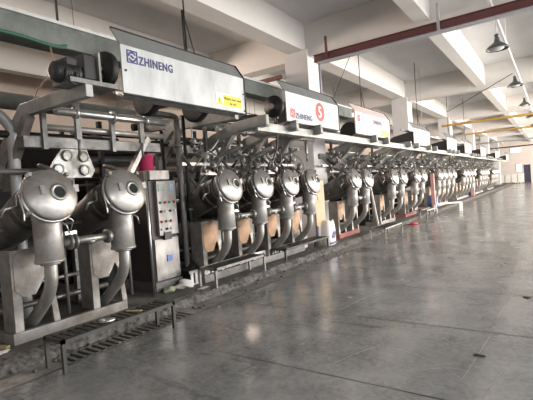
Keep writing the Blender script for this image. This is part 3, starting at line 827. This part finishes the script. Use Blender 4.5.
pipe((-3.5,18.32,4.18),(-1.0,15.95,4.76),.012,'cable_black','wire','thin wire slanting across below the ceiling to the lamp conduit','wire')

# ------------------------------------------------------------------ benches
def bench(x0, x1, y0, y1, h, m, label, slats=True, zr=0.):
    root = empty('low_bench', ((x0+x1)/2,(y0+y1)/2,0)); o3 = root.location.copy()
    tag(root, label, 'bench', 'low step benches along the curb')
    b = MB(); t = .05 if not slats else .035
    b.box(x1-t,x1,y0,y1,h-t,h); b.box(x0,x0+t,y0,y1,h-t,h); b.box(x0,x1,y0,y0+t,h-t,h); b.box(x0,x1,y1-t,y1,h-t,h)
    b.build('top_frame', m, root, o3)
    if slats:
        s = MB(); y = y0+.06
        while y < y1-.07: s.box(x0+t,x1-t,y,y+.045,h-.02,h-.004); y += .085
        s.build('slats', 'bench_dark', root, o3)
    for xx, yy in ((x0,y0),(x1-t,y0),(x0,y1-t),(x1-t,y1-t)):
        MB().box(xx,xx+t,yy,yy+t,zr if xx > -4.0 else (0 if x0 > -4.4 else .1),h-t).build('leg', m, root, o3)
    return root
bench(-4.19,-3.85,2.04,3.45,.315,'bench_dark','nearest low step bench, dark slatted, in front of the two-door machine')
bench(-4.80,-4.42,4.84,6.2,.41,'bench_grey','low step bench with a pale front edge below the four-door machine')
bench(-4.90,-4.52,7.06,9.0,.36,'bench_dark','dark low bench beside the printed white sack')
bench(-4.25,-3.80,10.95,12.45,.315,'bench_grey','low steel bench standing on the aisle floor by the red-based machine', True)
bench(-4.34,-4.05,16.4,18.0,.36,'bench_grey','small grey bench between the steel bench and the white bench', False)
wb = bench(-.10,.10,-.62,.62,.42,'bench_white','white bench standing askew far down the aisle', False)
wb.location = (-3.95,19.7,0); wb.rotation_euler = (0,0,-.85)

# slatted white skirting under the second machine
b = MB()
for i in range(34): b.box(-4.99,-4.975,4.85+i*.1,4.85+i*.1+.055,.1,.34)
b.box(-4.995,-4.98,4.83,8.25,.30,.34); b.box(-4.995,-4.98,4.83,8.25,.1,.12)
tag(b.build('slatted_skirt','bench_white'), 'white slatted skirt at the foot of the four-door machine', 'grille')

# drain grates in the channel beside the curb
for (y0, y1, lb) in ((2.2,3.05,'slatted drain grate below the nearest bench'),(3.06,3.9,'slatted drain grate at the far end of the nearest bench')):
    g = MB(); y = y0
    while y < y1-.05: g.box(-4.33,-4.04,y,y+.04,-.012,.006); y += .085
    g.box(-4.34,-4.32,y0,y1,-.012,.005); g.box(-4.06,-4.04,y0,y1,-.012,.005)
    tag(g.build('drain_grate','grate_steel'), lb, 'grate')

# ------------------------------------------------------------------ loose things
def blob(name, m, loc, size, label, cat, seed=0, grp=None, n=3):
    bm = bmesh.new(); bmesh.ops.create_icosphere(bm, subdivisions=n, radius=1)
    r = random.Random(seed); ph = [(r.uniform(1.5,4),r.uniform(0,6),r.uniform(1.5,4),r.uniform(0,6)) for _ in range(3)]
    for v in bm.verts:
        d = 1 + .16*sum(math.sin(v.co.x*a+b0)*math.sin((v.co.y+v.co.z)*c_+d0) for a,b0,c_,d0 in ph)
        v.co = V((v.co.x*size[0]*d, v.co.y*size[1]*d, max(v.co.z*d,-.6)*size[2]))
    for f_ in bm.faces: f_.smooth = True
    zmin = min(v.co.z for v in bm.verts)
    for v in bm.verts: v.co.z -= zmin
    me = D.meshes.new(name); bm.to_mesh(me); bm.free(); me.materials.append(MATS[m])
    o = D.objects.new(name, me); COL.objects.link(o); o.location = loc; tag(o, label, cat, grp); return o
blob('plastic_bag','bag_white',(-5.0,4.72,.1),(.12,.15,.075),'crumpled white plastic bag on the floor by the control cabinet','bag',1)
blob('rag','rag_green',(-5.03,4.42,.1),(.07,.10,.05),'greenish rag in front of the control cabinet','rag',2)
blob('rubbish_bag','bag_black',(-5.22,5.05,.1),(.20,.17,.22),'black rubbish bag beside the four-door machine','bag',3)
blob('rag','red_plastic',(-4.1,14.7,0),(.14,.22,.05),'red rag lying on the aisle floor','rag',4)
blob('paper_scrap','bag_white',(-4.78,1.9,.1),(.05,.07,.012),'white paper scrap on the platform at the far left','paper',5)
blob('pebble','platform_concrete',(-.62,4.0,0),(.05,.025,.012),'small dark scrap on the floor at lower right','scrap',6)
blob('pebble','platform_concrete',(-.35,6.1,0),(.05,.05,.012),'small dark scrap on the floor further back on the right','scrap',7)
tag(MB().box(-4.66,-4.56,4.66,4.86,.10,.12).build('paper_scrap','bag_white'), 'flat white scrap at the curb left of the pale-edged bench', 'paper')
tag(MB().beam((-5.0,1.93,.115),(-4.86,2.0,.115),.05,.03).build('wood_offcut','scrap'), 'yellow wood offcut by the base of the nearest machine', 'wood')
tag(MB().lathe([(.0,0),(.07,.004),(.09,.015),(.0,.02)], (-4.0,2.62,.311), (0,0,1), 18).build('dish','bright_steel'), 'small shiny dish lying on the nearest bench', 'dish')
tag(MB().beam((-4.1,2.95,.318),(-3.93,3.02,.318),.03,.012).build('wood_offcut','scrap'), 'short wooden stick lying on the nearest bench', 'wood')
r_ = random.Random(5)
for i in range(26):
    y = r_.uniform(1.7, 9); x = -4.30+r_.uniform(-.08,.28)
    blob('rubble','curb_concrete',(x,y,-.004 if x<-4.02 else 0),(r_.uniform(.015,.04),r_.uniform(.015,.05),r_.uniform(.01,.02)),'small crumb of broken concrete beside the curb','rubble',i,'crumbs of concrete beside the curb',1)
# sacks
def sack(x, y, h, w, label, band=None):
    b = MB(); n = 14; rings = [(0,.9),(.05,1),(.5,1.02),(.8,.92),(1.0,.75)]
    vs = []
    for (t, s_) in rings:
        for k in range(n):
            a = 2*PI*k/n; ca, sa = math.cos(a), math.sin(a)
            sg = lambda q: math.copysign(abs(q)**.55, q)
            vs.append((x+sg(ca)*w*.35*s_, y+sg(sa)*w*.5*s_+.03*t, .1+h*t+.03*math.sin(3*a)*t))
    F = [(i*n+k, i*n+(k+1)%n, (i+1)*n+(k+1)%n, (i+1)*n+k) for i in range(4) for k in range(n)]
    bv = b._faces(vs, F, 0, True)
    b.bm.faces.new(bv[:n]); b.bm.faces.new(bv[-n:])
    o = b.build('sack','bag_white'); tag(o, label, 'sack')
    if band:
        q = MB().box(x+w*.35,x+w*.37,y-w*.42,y+w*.42,.14,.19).prism([(-.1,0),(.06,.0),(.14,.16),(-.02,.16)],(x+w*.355,y,.28),(0,1,0),(0,0,1),.012)
        q.build('print', band, o, o.location)
    return o
sack(-4.68,9.3,.60,.42,'white printed sack with a blue band leaning by the tan sheet','ink_blue')
sack(-5.15,8.72,.42,.40,'plain white sack standing behind the dark low bench')
tag(MB().box(-4.78,-4.74,8.88,9.36,.62,1.72).build('board','tan_sheet',bevel=.004), 'tall tan board standing at the end of the four-door machine', 'board')
tag(MB().box(-4.84,-4.79,8.98,9.03,.1,1.75).box(-4.84,-4.79,9.27,9.32,.1,1.75).build('easel_frame','frame_steel'), 'steel stand holding the tall tan board', 'stand')
# leaning ladder and posts further on
tag(MB().beam((-4.55,12.55,.1),(-4.75,12.45,1.75),.05,.03,(0,1,0)).build('leaning_bar','bench_white'), 'white bar leaning against the machine past the low steel bench', 'bar')
tag(MB().box(-4.7,-4.55,20.0,20.12,.1,1.75).build('post','pink_paint'), 'pink painted post before the four-door machine at the white bench', 'post')
tag(MB().box(-4.7,-4.5,30.9,31.05,.1,1.75).build('post','pink_paint'), 'far pink painted post past the white bench', 'post')
for (y, lab_) in ((20.6,'blue plastic drum on the platform behind the white bench'),(32.,'far blue plastic drum by the far pink post')):
    q = MB().lathe([(.2,0),(.24,.02),(.24,.25),(.25,.27),(.24,.29),(.24,.6),(.2,.64),(.0,.64)] if y<30 else [(.26,0),(.3,.02),(.3,.4),(.31,.42),(.3,.44),(.3,1.0),(.26,1.05),(.0,1.05)],(-4.9+.1*(y<30),y,.1),(0,0,1),20)
    tag(q.build('drum','blue_plastic'), lab_, 'drum')

# cloth carts and board near the end wall
root0 = None
cl = ['white cloth cart, leftmost in the row before the end wall','second white cloth cart from the left before the end wall','third white cloth cart from the left before the end wall','fourth white cloth cart from the left before the end wall','fifth white cloth cart from the left before the end wall','rightmost white cloth cart, next to the dark doorway']
for i in range(6):
    x = -6.9+.68*i; y = 60.5
    if root0 is None:
        t = empty('cloth_cart', (x,y,0)); o3 = (x,y,0)
        MB().prism([(-.26,.18),(.26,.18),(.31,1.15),(-.31,1.15)],(x,y+.45,0),(1,0,0),(0,0,1),.9).build('bin','cart_white',t,o3)
        MB().box(x-.33,x+.33,y-.47,y+.47,1.13,1.18).build('rim','bench_white',t,o3)
        for dx in (-.2,.2):
            for dy in (-.35,.35):
                MB().cyl((x+dx-.02,y+dy,.09),(x+dx+.02,y+dy,.09),.09,12).build('wheel','rubber',t,o3)
        root0 = t
    else: t = copy_tree(root0); t.location = (x,y,0)
    tag(t, cl[i], 'cart', 'white cloth carts by the end wall')
t = tag(MB().box(-8.6,-5.6,58.9,59.0,.9,2.55).build('notice_board','cart_white'), 'big white notice board at the far end of the machines', 'board')
for x in (-8.5,-5.7): MB().box(x,x+.06,58.9,59.0,0.1,.9).build('leg','frame_steel',t,t.location)
